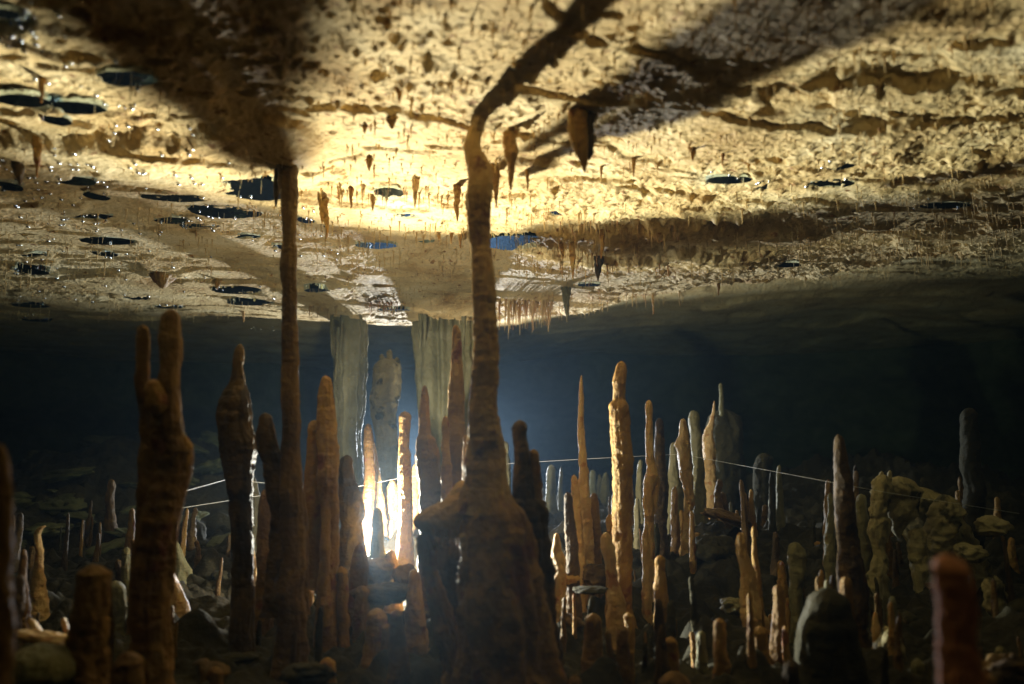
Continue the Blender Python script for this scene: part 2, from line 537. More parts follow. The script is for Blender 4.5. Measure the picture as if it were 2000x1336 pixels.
# --- the main column on its pedestal
family('tall tan column joining a broad overhanging flowstone pedestal to the roof', 2.4, [
    ('pedestal', -0.05, [(965, 960, 36), (975, 1000, 54), (980, 1030, 60), (982, 1060, 64), (986, 1100, 68), (992, 1150, 74), (998, 1210, 80), (1004, 1280, 88), (1010, 1380, 104), (1014, 1480, 116)],
     'warm', dict(lump=0.16, seg=120, flute=0.16, ry=0.85, rip=0.02)),
    ('cap', 0.0, [(957, 922, 30), (955, 942, 38), (950, 960, 50), (939, 976, 68), (928, 990, 86), (920, 1004, 101), (917, 1018, 112), (918, 1034, 114), (926, 1047, 104), (945, 1056, 60)],
     'tan', dict(lump=0.07, seg=120, flute=0.03, ry=0.36, rip=0.01, wander=0.0, bottom='round', top='open')),
    ('shaft', -0.06, [(940, 244, 22), (929, 260, 15), (924, 290, 17), (934, 325, 26), (937, 370, 27), (938, 420, 24), (941, 500, 22), (943, 560, 23), (946, 640, 25),
                      (946, 700, 25), (944, 760, 26), (943, 800, 27), (945, 860, 29)], 'tan', dict(lump=0.08, seg=72, top='open', ry=0.9)),
    ('collar', -0.03, [(940, 798, 14), (945, 815, 29), (949, 850, 34), (951, 890, 38), (950, 925, 42), (950, 965, 50), (950, 1000, 56)], 'tan',
     dict(lump=0.07, seg=72, top='round')),
    ('side_knob', -0.05, [(958, 786, 7), (958, 797, 11), (959, 825, 13), (962, 870, 14)], 'tan', dict(seg=32)),
    ('side_knob', 0.02, [(905, 937, 11), (898, 955, 17), (893, 975, 21), (890, 1005, 22)], 'tan', dict(seg=48)),
    ('curtain', 0.02, [(828, 1038, 14), (832, 1060, 17), (842, 1120, 17), (858, 1190, 18), (878, 1260, 22), (900, 1340, 30), (905, 1420, 40)], 'warm',
     dict(lump=0.22, flute=0.20, seg=64, ry=0.9)),
    ('curtain', 0.20, [(880, 1030, 30), (885, 1100, 32), (890, 1180, 30), (898, 1260, 32), (905, 1340, 36), (905, 1420, 40)], 'dark',  # set back and dark: paints the shaded recess under the cap
     dict(lump=0.2, flute=0.20, seg=64, ry=0.5)),
    ('rib', -0.12, [(905, 1040, 8), (910, 1070, 11), (918, 1140, 11), (925, 1220, 14), (940, 1290, 20), (950, 1380, 26)], 'tan', dict(seg=32, lump=0.12)),
    ('drip', -0.09, [(845, 1030, 5), (845, 1050, 3.5), (846, 1064, 1)], 'warm', dict(seg=14, top='open')),
    ('drip', -0.09, [(862, 1034, 6), (863, 1052, 3.5), (864, 1068, 1)], 'warm', dict(seg=14, top='open')),
    ('drip', -0.08, [(877, 1034, 5), (878, 1050, 3), (878, 1062, 1)], 'warm', dict(seg=14, top='open')),
    ('drip', -0.08, [(892, 1030, 5), (893, 1050, 3.5), (893, 1066, 1)], 'warm', dict(seg=14, top='open')),
    ('buttress', 0.06, [(1012, 962, 26), (1022, 976, 38), (1028, 1000, 38), (1032, 1040, 34), (1035, 1090, 34), (1045, 1160, 34), (1055, 1240, 34), (1062, 1330, 36), (1062, 1420, 40)], 'dark',
     dict(lump=0.2, flute=0.12, seg=56)),
], name='column', cat='column')

family('pair of blunt dark stalagmite fingers on the right shoulder of the central pedestal', 2.44, [
    ('finger', 0.0, [(1015, 820, 12), (1016, 835, 14), (1018, 870, 14), (1020, 910, 16), (1022, 960, 22), (1025, 1010, 28)], 'dark'),
    ('finger', 0.02, [(1042, 877, 9), (1041, 900, 11), (1042, 950, 15), (1040, 1000, 19), (1038, 1030, 20)], 'warm'),
], to_ground=False)

# --- left tall column
family('slender dark brown column with a knobbed upper half, left of the bright light', 2.62, [
    ('shaft', 0.0, [(558, 285, 26), (560, 305, 20), (563, 340, 20), (563, 400, 17), (564, 470, 12.5), (566, 500, 17), (567, 520, 17), (565, 560, 14), (564, 620, 15),
                    (566, 700, 16), (567, 780, 17), (568, 850, 17), (568, 900, 19), (570, 960, 22), (570, 1050, 24), (570, 1150, 26), (572, 1230, 28)],
     'brown', dict(seg=64, top='open', lump=0.07)),
    ('side_drip', 0.03, [(543, 300, 11), (543, 340, 9), (541, 380, 5), (540, 404, 1.5)], 'dark', dict(seg=24, top='open')),
    ('shoulder', 0.02, [(518, 806, 11), (519, 830, 15), (520, 870, 19), (530, 910, 22), (542, 950, 24), (552, 1000, 26), (552, 1090, 28), (550, 1200, 34)], 'dark'),
    ('rib', 0.03, [(590, 960, 4), (592, 1010, 9), (592, 1100, 11), (592, 1200, 12)], 'brown'),
], name='column', cat='column')

# --- left side
family('tall twin topped stalagmite, reddish tan, standing nearest on the left', 2.15, [
    ('spire', 0.0, [(332, 602, 13), (331, 625, 18), (332, 655, 21), (334, 665, 23), (336, 720, 19), (334, 765, 21), (330, 800, 28), (330, 850, 31), (338, 880, 35),
                    (332, 930, 34), (320, 985, 34), (310, 1040, 36), (304, 1100, 36), (298, 1180, 36), (296, 1260, 38), (298, 1400, 42)], 'red', dict(seg=72, lump=0.09)),
    ('side_spire', 0.01, [(279, 633, 9), (278, 660, 13), (279, 700, 13), (279, 728, 13), (278, 738, 14), (286, 775, 16), (296, 815, 20), (300, 860, 22), (296, 920, 22),
                          (290, 980, 24), (288, 1060, 24), (285, 1140, 22)], 'red', dict(seg=48, lump=0.07)),
    ('boss', -0.05, [(300, 740, 10), (302, 760, 19), (303, 790, 22), (304, 812, 14)], 'warm', dict(seg=40, bottom='round')),
    ('boss', 0.0, [(360, 850, 6), (362, 872, 13), (358, 905, 12), (350, 940, 10)], 'warm', dict(seg=32, bottom='round')),
    ('side_drip', 0.0, [(345, 940, 10), (342, 1000, 8), (336, 1080, 8), (330, 1160, 9)], 'red', dict(seg=24)),
])
stalagmite('broad dark stalagmite with a narrow crooked tip, just left of the left column', 2.75,
           [(470, 672, 5), (469, 690, 10), (468, 720, 11), (466, 745, 15), (463, 768, 25), (462, 785, 29), (462, 830, 31), (463, 880, 33), (466, 925, 27), (472, 970, 22),
            (474, 1030, 20), (474, 1100, 19), (474, 1180, 21), (474, 1260, 24)], 'dark', seg=64, lump=0.09)
stalagmite('short pointed reddish stalagmite against the foot of the left column', 2.95,
           [(518, 955, 8), (519, 975, 13), (519, 1020, 15), (518, 1080, 17), (516, 1150, 18), (516, 1220, 19)], 'red', seg=48)
stalagmite('blurred dark red stalagmite cut by the left edge of the picture', 1.35,
           [(-4, 865, 13), (-4, 900, 19), (-3, 1000, 22), (-4, 1150, 24), (-4, 1330, 28)], 'red', seg=48)
stalagmite('thick blunt reddish stalagmite low in the left foreground', 1.95,
           [(182, 1102, 18), (183, 1120, 30), (180, 1160, 30), (176, 1220, 32), (172, 1290, 36), (172, 1380, 40)], 'red', seg=56)
stalagmite('stubby dark companion fused behind the blunt reddish stalagmite on the left', 2.1,
           [(210, 1140, 7), (210, 1170, 10), (208, 1240, 12), (205, 1320, 15)], 'dark')
stalagmite('low red brown stump in front of the twin topped stalagmite', 1.8,
           [(252, 1270, 16), (252, 1290, 24), (250, 1330, 26), (250, 1390, 28)], 'red')
stalagmite('thin crooked stalagmite with a bent tip in the left middle distance', 3.2,
           [(88, 1026, 5), (78, 1033, 6), (74, 1046, 6), (78, 1075, 7), (76, 1100, 7), (75, 1140, 12), (75, 1190, 18)], 'cream', seg=28)
stalagmite('thin straight orange stalagmite beside the left picture edge', 2.6,
           [(45, 1072, 4), (45, 1090, 6), (44, 1130, 7), (42, 1170, 13), (40, 1210, 18)], 'red', seg=28)
stalagmite('leaning pale finger of rock on the light patch at the lower left', 2.2,
           [(60, 1208, 5), (66, 1222, 8), (76, 1238, 9), (84, 1254, 8)], 'cream', grow=1.0, seg=24)
stalagmite('slim pale peg at the right side of the light patch, lower left', 2.2,
           [(124, 1206, 4), (127, 1222, 5), (130, 1240, 5)], 'cream', grow=1.0, seg=24)
stalagmite('small knobbly stalagmite behind the base of the twin topped one, on its right', 3.0,
           [(330, 1098, 4), (333, 1115, 8), (340, 1140, 12), (348, 1180, 17), (352, 1210, 20)], 'cream', seg=32)
stalagmite('pointed dim cone behind the twin topped stalagmite', 3.9,
           [(342, 1055, 3), (345, 1075, 9), (348, 1100, 17), (350, 1120, 21)], 'pale')
stalagmite('slim orange lit sliver just left of the twin topped stalagmite', 2.9,
           [(259, 1052, 3), (260, 1070, 4), (263, 1100, 5), (262, 1150, 8)], 'warm', seg=20)
stalagmite('greenish blunt post left of the twin topped stalagmite', 2.9,
           [(226, 1133, 12), (228, 1150, 16), (228, 1180, 18), (226, 1220, 20)], 'pale')
stalagmite('greenish thin post close behind the twin topped stalagmite, left side', 3.3,
           [(248, 1068, 6), (247, 1100, 8), (247, 1150, 10)], 'pale')
stalagmite('low round grey stump seen between the twin topped and the broad dark stalagmite, left one', 5.2,
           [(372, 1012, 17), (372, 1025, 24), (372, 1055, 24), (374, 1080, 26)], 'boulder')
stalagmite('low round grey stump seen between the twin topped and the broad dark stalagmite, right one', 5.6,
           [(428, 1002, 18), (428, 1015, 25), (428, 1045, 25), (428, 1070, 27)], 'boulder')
stalagmite('reddish point emerging right beside the broad dark stalagmite, low down', 3.4,
           [(497, 1085, 2), (497, 1100, 4), (496, 1130, 5), (495, 1160, 6)], 'cream', seg=20)
stalagmite('small orange cone between the left column and the cluster beside the light', 3.3,
           [(601, 1082, 3), (602, 1100, 7), (601, 1125, 10), (600, 1150, 12)], 'warm')

# --- cluster beside the light
family('tall lobed brown stalagmite close left of the light', 2.9, [
    ('spire', 0.0, [(636, 733, 7), (636, 750, 11), (634, 775, 14), (636, 800, 17), (638, 840, 21), (640, 880, 20), (640, 940, 19), (641, 1000, 18), (640, 1080, 18), (638, 1160, 19),
                    (636, 1230, 21)], 'warm', dict(seg=56, lump=0.09)),
    ('side_lobe', 0.03, [(615, 820, 7), (613, 840, 13), (614, 890, 17), (616, 960, 18), (616, 1050, 18), (618, 1150, 20)], 'warm'),
    ('side_lobe', -0.03, [(636, 948, 5), (635, 965, 8), (635, 1040, 9), (636, 1140, 10), (637, 1220, 13)], 'warm', dict(seg=28)),
])
stalagmite('knobby dark stalagmite standing right in front of the glaring light', 3.47,
           [(678, 888, 7), (677, 896, 12), (674, 910, 15), (678, 930, 15), (682, 948, 17), (685, 962, 22), (687, 985, 26), (689, 1005, 25), (688, 1025, 19), (686, 1040, 22),
            (685, 1065, 26), (684, 1100, 28), (684, 1140, 30)], 'dark', seg=48, lump=0.09)
stalagmite('low lumpy reddish stump at the right foot of the knobby dark stalagmite', 3.1,
           [(702, 1062, 7), (703, 1075, 12), (702, 1100, 15), (698, 1130, 17)], 'red')
stalagmite('slim club headed tan stalagmite below the light', 2.9,
           [(666, 1106, 8), (667, 1118, 12), (669, 1140, 11), (670, 1180, 10), (671, 1245, 11)], 'warm', seg=36)
stalagmite('small reddish nub right of the club headed stalagmite', 2.95,
           [(706, 1143, 10), (708, 1155, 14), (708, 1172, 14), (708, 1190, 15)], 'red')
stalagmite('narrow stalagmite with a blazing white left edge, just right of the light', 4.12,
           [(719, 827, 4), (719, 840, 8), (720, 860, 10), (721, 900, 10), (720, 940, 11), (719, 990, 12), (718, 1040, 14), (718, 1090, 17)], 'red', seg=40, lump=0.07)
stalagmite('short round topped stalagmite between the two white edged ones', 3.3,
           [(737, 991, 6), (737, 1005, 9), (737, 1040, 11), (738, 1075, 13), (740, 1105, 18)], 'pale', seg=36)
stalagmite('rough orange stalagmite with a blazing white left edge and a flat top', 3.72,
           [(791, 803, 10), (791, 812, 12), (790, 845, 10), (788, 875, 10), (790, 885, 13), (791, 930, 13), (792, 990, 13), (791, 1040, 14), (791, 1080, 17), (791, 1110, 20)],
           'warm', seg=48, lump=0.08, rip=0.09)
stalagmite('short rounded nub at the foot of the flat topped orange stalagmite', 3.3,
           [(764, 1074, 7), (764, 1084, 10), (766, 1100, 13), (766, 1125, 17)], 'cream', seg=32)
family('orange rocks and pointed flowstone lit up behind the white edged stalagmites', 4.5, [
    ('spire', 0.0, [(768, 936, 4), (766, 955, 12), (764, 985, 22), (763, 1020, 27), (762, 1060, 30), (762, 1090, 34)], 'cream', dict(seg=48, lump=0.2)),
    ('spire', -0.15, [(728, 862, 3), (731, 890, 6), (735, 930, 9), (737, 970, 12), (739, 1010, 14), (740, 1060, 16)], 'cream', dict(seg=32, bottom='open')),
    ('spire', 0.1, [(812, 905, 5), (811, 930, 8), (811, 960, 9), (809, 1000, 14), (808, 1060, 16)], 'cream', dict(seg=32)),
], name='flowstone', cat='flowstone')
stalagmite('dark reddish brown stalagmite widening in steps, left of the central pedestal', 3.22,
           [(829, 752, 3), (830, 775, 8), (830, 800, 10), (831, 850, 12), (834, 858, 18), (837, 880, 21), (838, 920, 23), (840, 960, 23), (842, 1020, 25), (842, 1100, 27), (842, 1180, 29)],
           'red', seg=56, lump=0.07)
stalagmite('tall dark spearhead stalagmite outlined in white, just left of the central column', 3.12,
           [(890, 634, 4), (891, 648, 8), (891, 680, 10), (892, 720, 12), (891, 760, 15), (892, 810, 16), (893, 860, 18), (892, 920, 22), (890, 980, 25), (888, 1050, 27)],
           'red', seg=56, lump=0.06)
stalagmite('thin orange stalagmite clinging to the left side of the spearhead stalagmite', 3.05,
           [(870, 812, 4), (870, 828, 7), (871, 870, 8), (873, 930, 10), (875, 1000, 14)], 'warm', seg=32)
stalagmite('small orange stub squeezed between spearhead stalagmite and central column', 2.7,
           [(911, 850, 5), (912, 865, 8), (913, 900, 9), (913, 950, 11)], 'warm', seg=28)
stalagmite('stubby rock nub leaning on the left flank of the pedestal', 2.9,
           [(808, 1112, 6), (809, 1125, 11), (812, 1160, 15), (815, 1200, 19)], 'warm')

# --- far columns
kC = ceil_point(680, 600)
family('pale grey far column hung with thin drips, second from the right under the roof', 5.9, [
    ('shaft', 0.0, [(680, 584, 66), (680, 596, 46), (679, 608, 36), (680, 640, 33), (681, 690, 31), (683, 750, 29), (682, 800, 27), (680, 850, 24), (682, 900, 26), (684, 960, 29), (684, 1020, 34)],
     'pale', dict(seg=80, top='open', lump=0.10, flute=0.26)),
    ('drip', -0.18, [(648, 600, 4), (648, 650, 3), (648, 695, 1)], 'pale', dict(seg=14, top='open')),
    ('drip', -0.18, [(660, 640, 3.5), (658, 700, 2.5), (655, 745, 1)], 'pale', dict(seg=14, top='open')),
    ('drip', -0.2, [(668, 610, 3), (667, 650, 2), (667, 672, 1)], 'pale', dict(seg=14, top='open')),
    ('drip', -0.18, [(704, 600, 4), (705, 625, 3), (706, 640, 1)], 'pale', dict(seg=14, top='open')),
], name='column', cat='column')
family('massive pale grey far column flaring into the roof behind the central column', 6.0, [
    ('shaft', 0.0, [(862, 568, 135), (862, 586, 92), (861, 602, 66), (861, 618, 55), (861, 700, 53), (862, 760, 50), (863, 830, 47), (865, 900, 45), (866, 960, 47), (868, 1020, 52)],
     'pale', dict(seg=110, top='open', lump=0.07, flute=0.30)),
    ('drip', -0.3, [(822, 600, 6), (821, 650, 4), (820, 682, 1)], 'pale', dict(seg=14, top='open')),
    ('drip', -0.3, [(830, 600, 5), (830, 650, 3), (829, 676, 1)], 'pale', dict(seg=14, top='open')),
    ('drip', -0.33, [(842, 600, 5), (842, 622, 3), (842, 640, 1)], 'pale', dict(seg=14, top='open')),
    ('drip', -0.3, [(906, 600, 6), (906, 640, 4), (905, 665, 1)], 'pale', dict(seg=14, top='open')),
], name='column', cat='column')
family('pale far stalagmite shaped like a raised hand with three finger tips, between the far columns', 5.3, [
    ('body', 0.0, [(757, 698, 18), (757, 712, 25), (754, 740, 26), (752, 775, 29), (751, 800, 26), (752, 840, 22), (754, 880, 20), (754, 930, 22), (756, 1000, 28)], 'ragged', dict(seg=56)),
    ('finger', -0.02, [(761, 682, 5), (761, 692, 6.5), (761, 712, 7)], 'ragged', dict(seg=24)),
    ('finger', -0.02, [(746, 691, 4.5), (746, 700, 6), (746, 720, 7)], 'ragged', dict(seg=24)),
    ('finger', -0.02, [(775, 697, 4.5), (775, 706, 6), (774, 726, 8)], 'ragged', dict(seg=24)),
])
stalagmite('dim grey green stump seen in the gap right of the central column', 5.2,
           [(985, 861, 6), (985, 872, 9), (984, 900, 11), (983, 950, 14)], 'pale', seg=32)

# --- right side
stalagmite('very slender needle pointed stalagmite, cream, right of the blue glow', 3.7,
           [(1136, 732, 1), (1136, 745, 3), (1136, 780, 5), (1136, 820, 5.5), (1137, 870, 7), (1139, 920, 8.5), (1142, 960, 11), (1144, 1020, 13), (1146, 1080, 15), (1148, 1120, 17)],
           'cream', seg=36, rip=0.10)
stalagmite('pointed cream stalagmite leaning against the left of the needle', 3.6,
           [(1121, 927, 3), (1121, 938, 7), (1123, 960, 8), (1126, 1010, 9), (1130, 1060, 10), (1133, 1120, 11)], 'cream', seg=32)
stalagmite('blackish blunt stalagmite left of the needle', 3.3,
           [(1109, 961, 4), (1110, 972, 8), (1113, 1020, 10), (1117, 1080, 12), (1119, 1150, 14)], 'dark', seg=32)
stalagmite('brown stalagmite fused to the right side of the needle, broad and low', 3.75,
           [(1160, 962, 5), (1160, 980, 9), (1162, 1040, 12), (1162, 1100, 14)], 'red', seg=32)
stalagmite('thick knobby tan stalagmite with a narrow stepped head, tallest on the right', 3.35,
           [(1213, 705, 7), (1212, 722, 11), (1209, 745, 12), (1211, 765, 11), (1211, 782, 12), (1209, 790, 18), (1210, 820, 19), (1212, 860, 18), (1215, 900, 19), (1215, 960, 18),
            (1215, 1020, 19), (1214, 1090, 19), (1213, 1180, 22)], 'warm', seg=56, lump=0.12)
family('straight light tan stalagmite forking at half height, right of the thickest one', 3.7, [
    ('spire', 0.0, [(1267, 781, 4), (1267, 792, 6.5), (1268, 850, 7), (1270, 910, 8.5), (1271, 930, 13), (1266, 960, 10), (1268, 1020, 9), (1270, 1080, 9), (1272, 1130, 11)], 'cream', dict(seg=40, rip=0.09)),
    ('branch', 0.0, [(1279, 926, 7), (1281, 945, 8), (1279, 975, 5), (1278, 1005, 2)], 'cream', dict(seg=24, bottom='round')),
])
stalagmite('dim upright stalagmite close behind the forking one', 4.3,
           [(1287, 816, 6), (1287, 832, 9), (1289, 880, 10), (1290, 950, 13), (1290, 1060, 14), (1290, 1100, 15)], 'dark', seg=36)
stalagmite('small cream stub against the left foot of the forking stalagmite', 3.5,
           [(1262, 1022, 3), (1262, 1035, 5), (1261, 1052, 6), (1262, 1080, 8)], 'cream', seg=24)
stalagmite('bulging cream stalagmite with dripping side folds', 4.4,
           [(1334, 817, 4), (1334, 830, 6), (1335, 850, 9), (1333, 870, 14), (1336, 900, 13), (1340, 930, 11), (1344, 965, 10), (1344, 1000, 9), (1344, 1040, 12)], 'cream', seg=40, lump=0.18)
stalagmite('shorter rim lit stalagmite on the left of the bulging cream one', 4.8,
           [(1318, 863, 6), (1317, 880, 8), (1316, 930, 11), (1319, 980, 16), (1320, 1020, 16), (1320, 1050, 17)], 'pale', seg=36)
stalagmite('club topped stalagmite just right of the bulging cream one', 5.0,
           [(1354, 801, 7), (1355, 815, 11), (1359, 850, 10), (1362, 900, 10), (1366, 960, 13), (1370, 1030, 16)], 'pale', seg=36)
stalagmite('white spiky crooked point on the left rim of the dim mound', 5.6,
           [(1395, 782, 1), (1395, 795, 2.5), (1394, 808, 4), (1390, 822, 5), (1384, 840, 8), (1384, 870, 12)], 'cream', seg=24)
stalagmite('thin upright rod on the crest of the dim mound', 6.3,
           [(1408, 748, 3), (1408, 770, 4), (1409, 810, 4.5), (1410, 860, 5)], 'pale', seg=20)
stalagmite('broad dim rounded mound at the foot of the rod, right middle distance', 6.4,
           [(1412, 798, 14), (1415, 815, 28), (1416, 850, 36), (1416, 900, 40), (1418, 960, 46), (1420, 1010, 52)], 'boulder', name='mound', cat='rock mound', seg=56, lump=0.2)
stalagmite('wavy stalagmite brightly lit along its left side, standing over a dark hollow', 3.0,
           [(1446, 1039, 6), (1446, 1055, 9), (1449, 1080, 11), (1455, 1100, 11), (1460, 1120, 13), (1462, 1150, 14), (1468, 1180, 19), (1478, 1220, 26), (1480, 1300, 30), (1480, 1380, 36)],
           'cream', seg=48, lump=0.12)
stalagmite('thin curved stalagmite close right of the wavy one', 3.05,
           [(1471, 1027, 2.5), (1471, 1040, 4), (1473, 1080, 5), (1477, 1110, 6), (1480, 1140, 7), (1482, 1190, 9)], 'warm', seg=24)
stalagmite('upright post with an orange tip, right of the wavy stalagmite', 2.7,
           [(1518, 1141, 6), (1518, 1155, 9), (1519, 1190, 11), (1520, 1230, 14), (1522, 1300, 17), (1522, 1380, 20)], 'red', seg=36)
stalagmite('broad rounded dark brown mound low on the right', 2.35,
           [(1614, 1146, 22), (1616, 1165, 38), (1620, 1220, 54), (1628, 1290, 64), (1632, 1360, 74), (1635, 1440, 84)], 'boulder', name='mound', cat='rock mound', seg=72, lump=0.055)  # near-black rock colour replaces the shade that should fall on this mound
stalagmite('little pale peg on the top of the broad dark mound', 2.6,
           [(1616, 1132, 3), (1616, 1140, 5), (1616, 1156, 6)], 'pale', seg=20, grow=1.0)
stalagmite('small pink nub on the right of the broad dark mound', 2.5,
           [(1652, 1126, 7), (1652, 1138, 11), (1652, 1165, 12)], 'red', seg=28, grow=1.0)
stalagmite('tall black stalagmite with a thin lit left edge, on the right', 2.9,
           [(1636, 848, 4), (1638, 860, 9), (1640, 900, 13), (1646, 940, 17), (1650, 1000, 19), (1655, 1060, 20), (1660, 1130, 23), (1664, 1220, 28)], 'dark', seg=48, lump=0.1)
stalagmite('pale topped short stalagmite left of the tall black one, on the right', 3.6,
           [(1623, 962, 4), (1623, 972, 6), (1623, 1000, 6), (1622, 1015, 8), (1622, 1050, 9), (1622, 1090, 11)], 'pale', seg=28)
stalagmite('greyish post close behind the tall black stalagmite, right side', 3.7,
           [(1681, 964, 8), (1682, 985, 10), (1684, 1040, 12), (1688, 1100, 15)], 'pale', seg=32)
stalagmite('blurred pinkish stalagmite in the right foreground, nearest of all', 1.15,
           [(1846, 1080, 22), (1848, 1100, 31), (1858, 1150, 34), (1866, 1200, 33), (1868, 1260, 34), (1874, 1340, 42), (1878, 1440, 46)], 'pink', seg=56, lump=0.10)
stalagmite('very dark greenish pillar standing alone far right', 4.6,
           [(1892, 796, 11), (1893, 810, 15), (1894, 880, 17), (1896, 960, 18), (1896, 1060, 20)], 'floor', seg=36)
stalagmite('brown stalagmite with a flat head against the right side of the pedestal', 2.75,
           [(1058, 1037, 11), (1060, 1050, 13), (1062, 1100, 12), (1064, 1150, 12), (1066, 1200, 14)], 'red', seg=36)
stalagmite('short cream finger on a lumpy foot, right of the pedestal', 3.2,
           [(1087, 1040, 4), (1087, 1052, 6), (1087, 1072, 8), (1090, 1090, 13), (1090, 1120, 15)], 'cream', seg=32, lump=0.16)
stalagmite('club shaped cream stalagmite tapering downward, left of the thickest stalagmite', 3.1,
           [(1184, 1039, 6), (1184, 1050, 10), (1187, 1070, 14), (1192, 1100, 12), (1196, 1130, 9), (1200, 1150, 12), (1202, 1170, 16)], 'cream', seg=36, lump=0.14)
stalagmite('short brown post behind the club shaped stalagmite', 3.5,
           [(1192, 1003, 6), (1192, 1015, 8), (1192, 1050, 8), (1193, 1100, 10)], 'red', seg=28)
stalagmite('low round capped stub at the right foot of the thickest stalagmite', 3.2,
           [(1290, 1084, 6), (1290, 1095, 9), (1290, 1120, 10), (1290, 1150, 13)], 'warm', seg=28)
stalagmite('hanging sided leaf shaped grey flowstone blade in the right middle', 3.4,
           [(1553, 1058, 10), (1556, 1080, 16), (1557, 1110, 15), (1555, 1140, 12), (1553, 1180, 12)], 'pale', seg=32, lump=0.18)
# far, hazy
stalagmite('blunt blue grey stalagmite rimmed in light in front of the blue glow', 6.2,
           [(1077, 907, 5), (1077, 916, 8), (1077, 950, 9), (1078, 1000, 12)], 'pale', seg=32)
stalagmite('thin rim lit needle right of the blunt blue grey stalagmite', 6.4,
           [(1096, 911, 1.5), (1096, 925, 3), (1095, 955, 4), (1096, 1000, 6)], 'pale', seg=20)
stalagmite('faint bluish stalagmite just right of the needle, leftmost of three', 7.6,
           [(1158, 917, 4), (1158, 926, 6), (1159, 960, 8), (1159, 1000, 12)], 'pale', seg=24)
stalagmite('faint bluish tiny peg, middle of three behind the thickest stalagmite', 7.8,
           [(1171, 926, 2), (1171, 935, 4), (1172, 970, 8)], 'pale', seg=20)
stalagmite('faint bluish stalagmite nearest to the thickest one, rightmost of three', 7.6,
           [(1184, 922, 3), (1183, 935, 6), (1182, 960, 10), (1180, 1000, 14)], 'pale', seg=24)
stalagmite('thin rim lit stalagmite between the thickest and the forking one', 5.2,
           [(1251, 897, 3), (1250, 910, 5), (1249, 950, 7), (1251, 1010, 10)], 'pale', seg=28)
stalagmite('small hooked rim lit stub at the left edge of the thickest stalagmite', 4.4,
           [(1203, 957, 4), (1202, 970, 7), (1203, 1000, 9), (1203, 1040, 11)], 'pale', seg=28)
stalagmite('tiny oval lit stub behind the forking stalagmite on its left', 4.7,
           [(1244, 972, 3), (1244, 980, 4), (1244, 1000, 6)], 'pale', seg=20)
stalagmite('dim thin post in the dark right of the mound, nearer one', 5.0,
           [(1522, 908, 3), (1522, 930, 5), (1523, 980, 7), (1524, 1020, 9)], 'pale', seg=24)
stalagmite('dim thin post in the dark right of the mound, farther one', 5.4,
           [(1508, 935, 4), (1508, 960, 6), (1509, 1010, 8)], 'pale', seg=24)
stalagmite('dim blocky stump in the dark right of the mound', 6.0,
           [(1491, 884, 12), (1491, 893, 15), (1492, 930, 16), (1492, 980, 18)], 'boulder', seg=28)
stalagmite('small pale tipped peg right of the tall black stalagmite, uppermost of three', 2.9,
           [(1728, 1120, 4), (1729, 1132, 6), (1731, 1155, 5), (1733, 1180, 8)], 'pale', seg=24)
stalagmite('small pale tipped peg right of the tall black stalagmite, middle of three', 2.8,
           [(1743, 1164, 4), (1743, 1178, 7), (1743, 1210, 7), (1744, 1240, 10)], 'pale', seg=24)
stalagmite('small orange tipped peg right of the tall black stalagmite, lowest of three', 2.75,
           [(1709, 1194, 3), (1709, 1205, 5), (1710, 1225, 8)], 'cream', seg=24)
# foreground stubs at the bottom
STUBS = [
    ('low mushroom capped orange stub at the bottom right of the pedestal', 2.7, 1158, 1196, 15, 'red'),
    ('brown stub with a pale cap below the thickest stalagmite', 2.8, 1228, 1196, 9, 'warm'),
    ('red brown post low in front of the thickest stalagmite', 2.5, 1218, 1222, 10, 'red'),
    ('blunt brown cone low in the right centre', 2.5, 1310, 1243, 11, 'warm'),
    ('orange brown heap at the bottom edge right of centre', 2.2, 1318, 1312, 26, 'red'),
    ('pale knob topped stub at the bottom right of centre', 2.6, 1370, 1232, 8, 'pale'),
    ('brown knobbed post left of the foot of the wavy stalagmite', 2.45, 1406, 1208, 11, 'warm'),
    ('orange tip peeping over the bottom edge beside the pedestal', 2.1, 1123, 1318, 12, 'red'),
    ('thin brown post at the bottom left of the pedestal', 2.6, 756, 1218, 11, 'red'),
    ('tall dark reddish stump left of the pedestal foot', 2.4, 775, 1190, 13, 'red'),
    ('craggy brown stump below the glaring light', 2.75, 735, 1188, 20, 'warm'),
    ('greenish stub beside the craggy stump', 2.7, 760, 1245, 9, 'pale'),
    ('round reddish stub at the bottom left of the left column', 2.3, 420, 1300, 12, 'red'),
    ('dim stub in the dark foreground under the lobed stalagmite', 2.5, 640, 1282, 16, 'warm'),
    ('dim low cone at the bottom under the left column', 2.4, 575, 1296, 18, 'warm'),
    ('small dim post far down on the right of the pink foreground stalagmite', 2.4, 1955, 1262, 9, 'pale'),
    ('dim pointed stub in the dark bottom right, before the mound', 2.2, 1545, 1290, 12, 'dark'),
    ('short greenish post at the left border of the broad mound', 2.5, 1573, 1202, 6, 'pale'),
    ('dim grey stub between pink foreground stalagmite and broad mound', 2.4, 1790, 1285, 11, 'pale'),
    ('grey stump with a collar, right foot of the wavy stalagmite', 2.6, 1485, 1222, 13, 'warm'),
]
for (lab, Y, px, py, hw, mt) in STUBS:
    stalagmite(lab, Y, [(px, py, hw * 0.55), (px, py + hw * 0.8, hw), (px + random.uniform(-3, 3), py + 45, hw * 1.15), (px + random.uniform(-5, 5), py + 110, hw * 1.5)],
               mt, seg=32, lump=0.16)

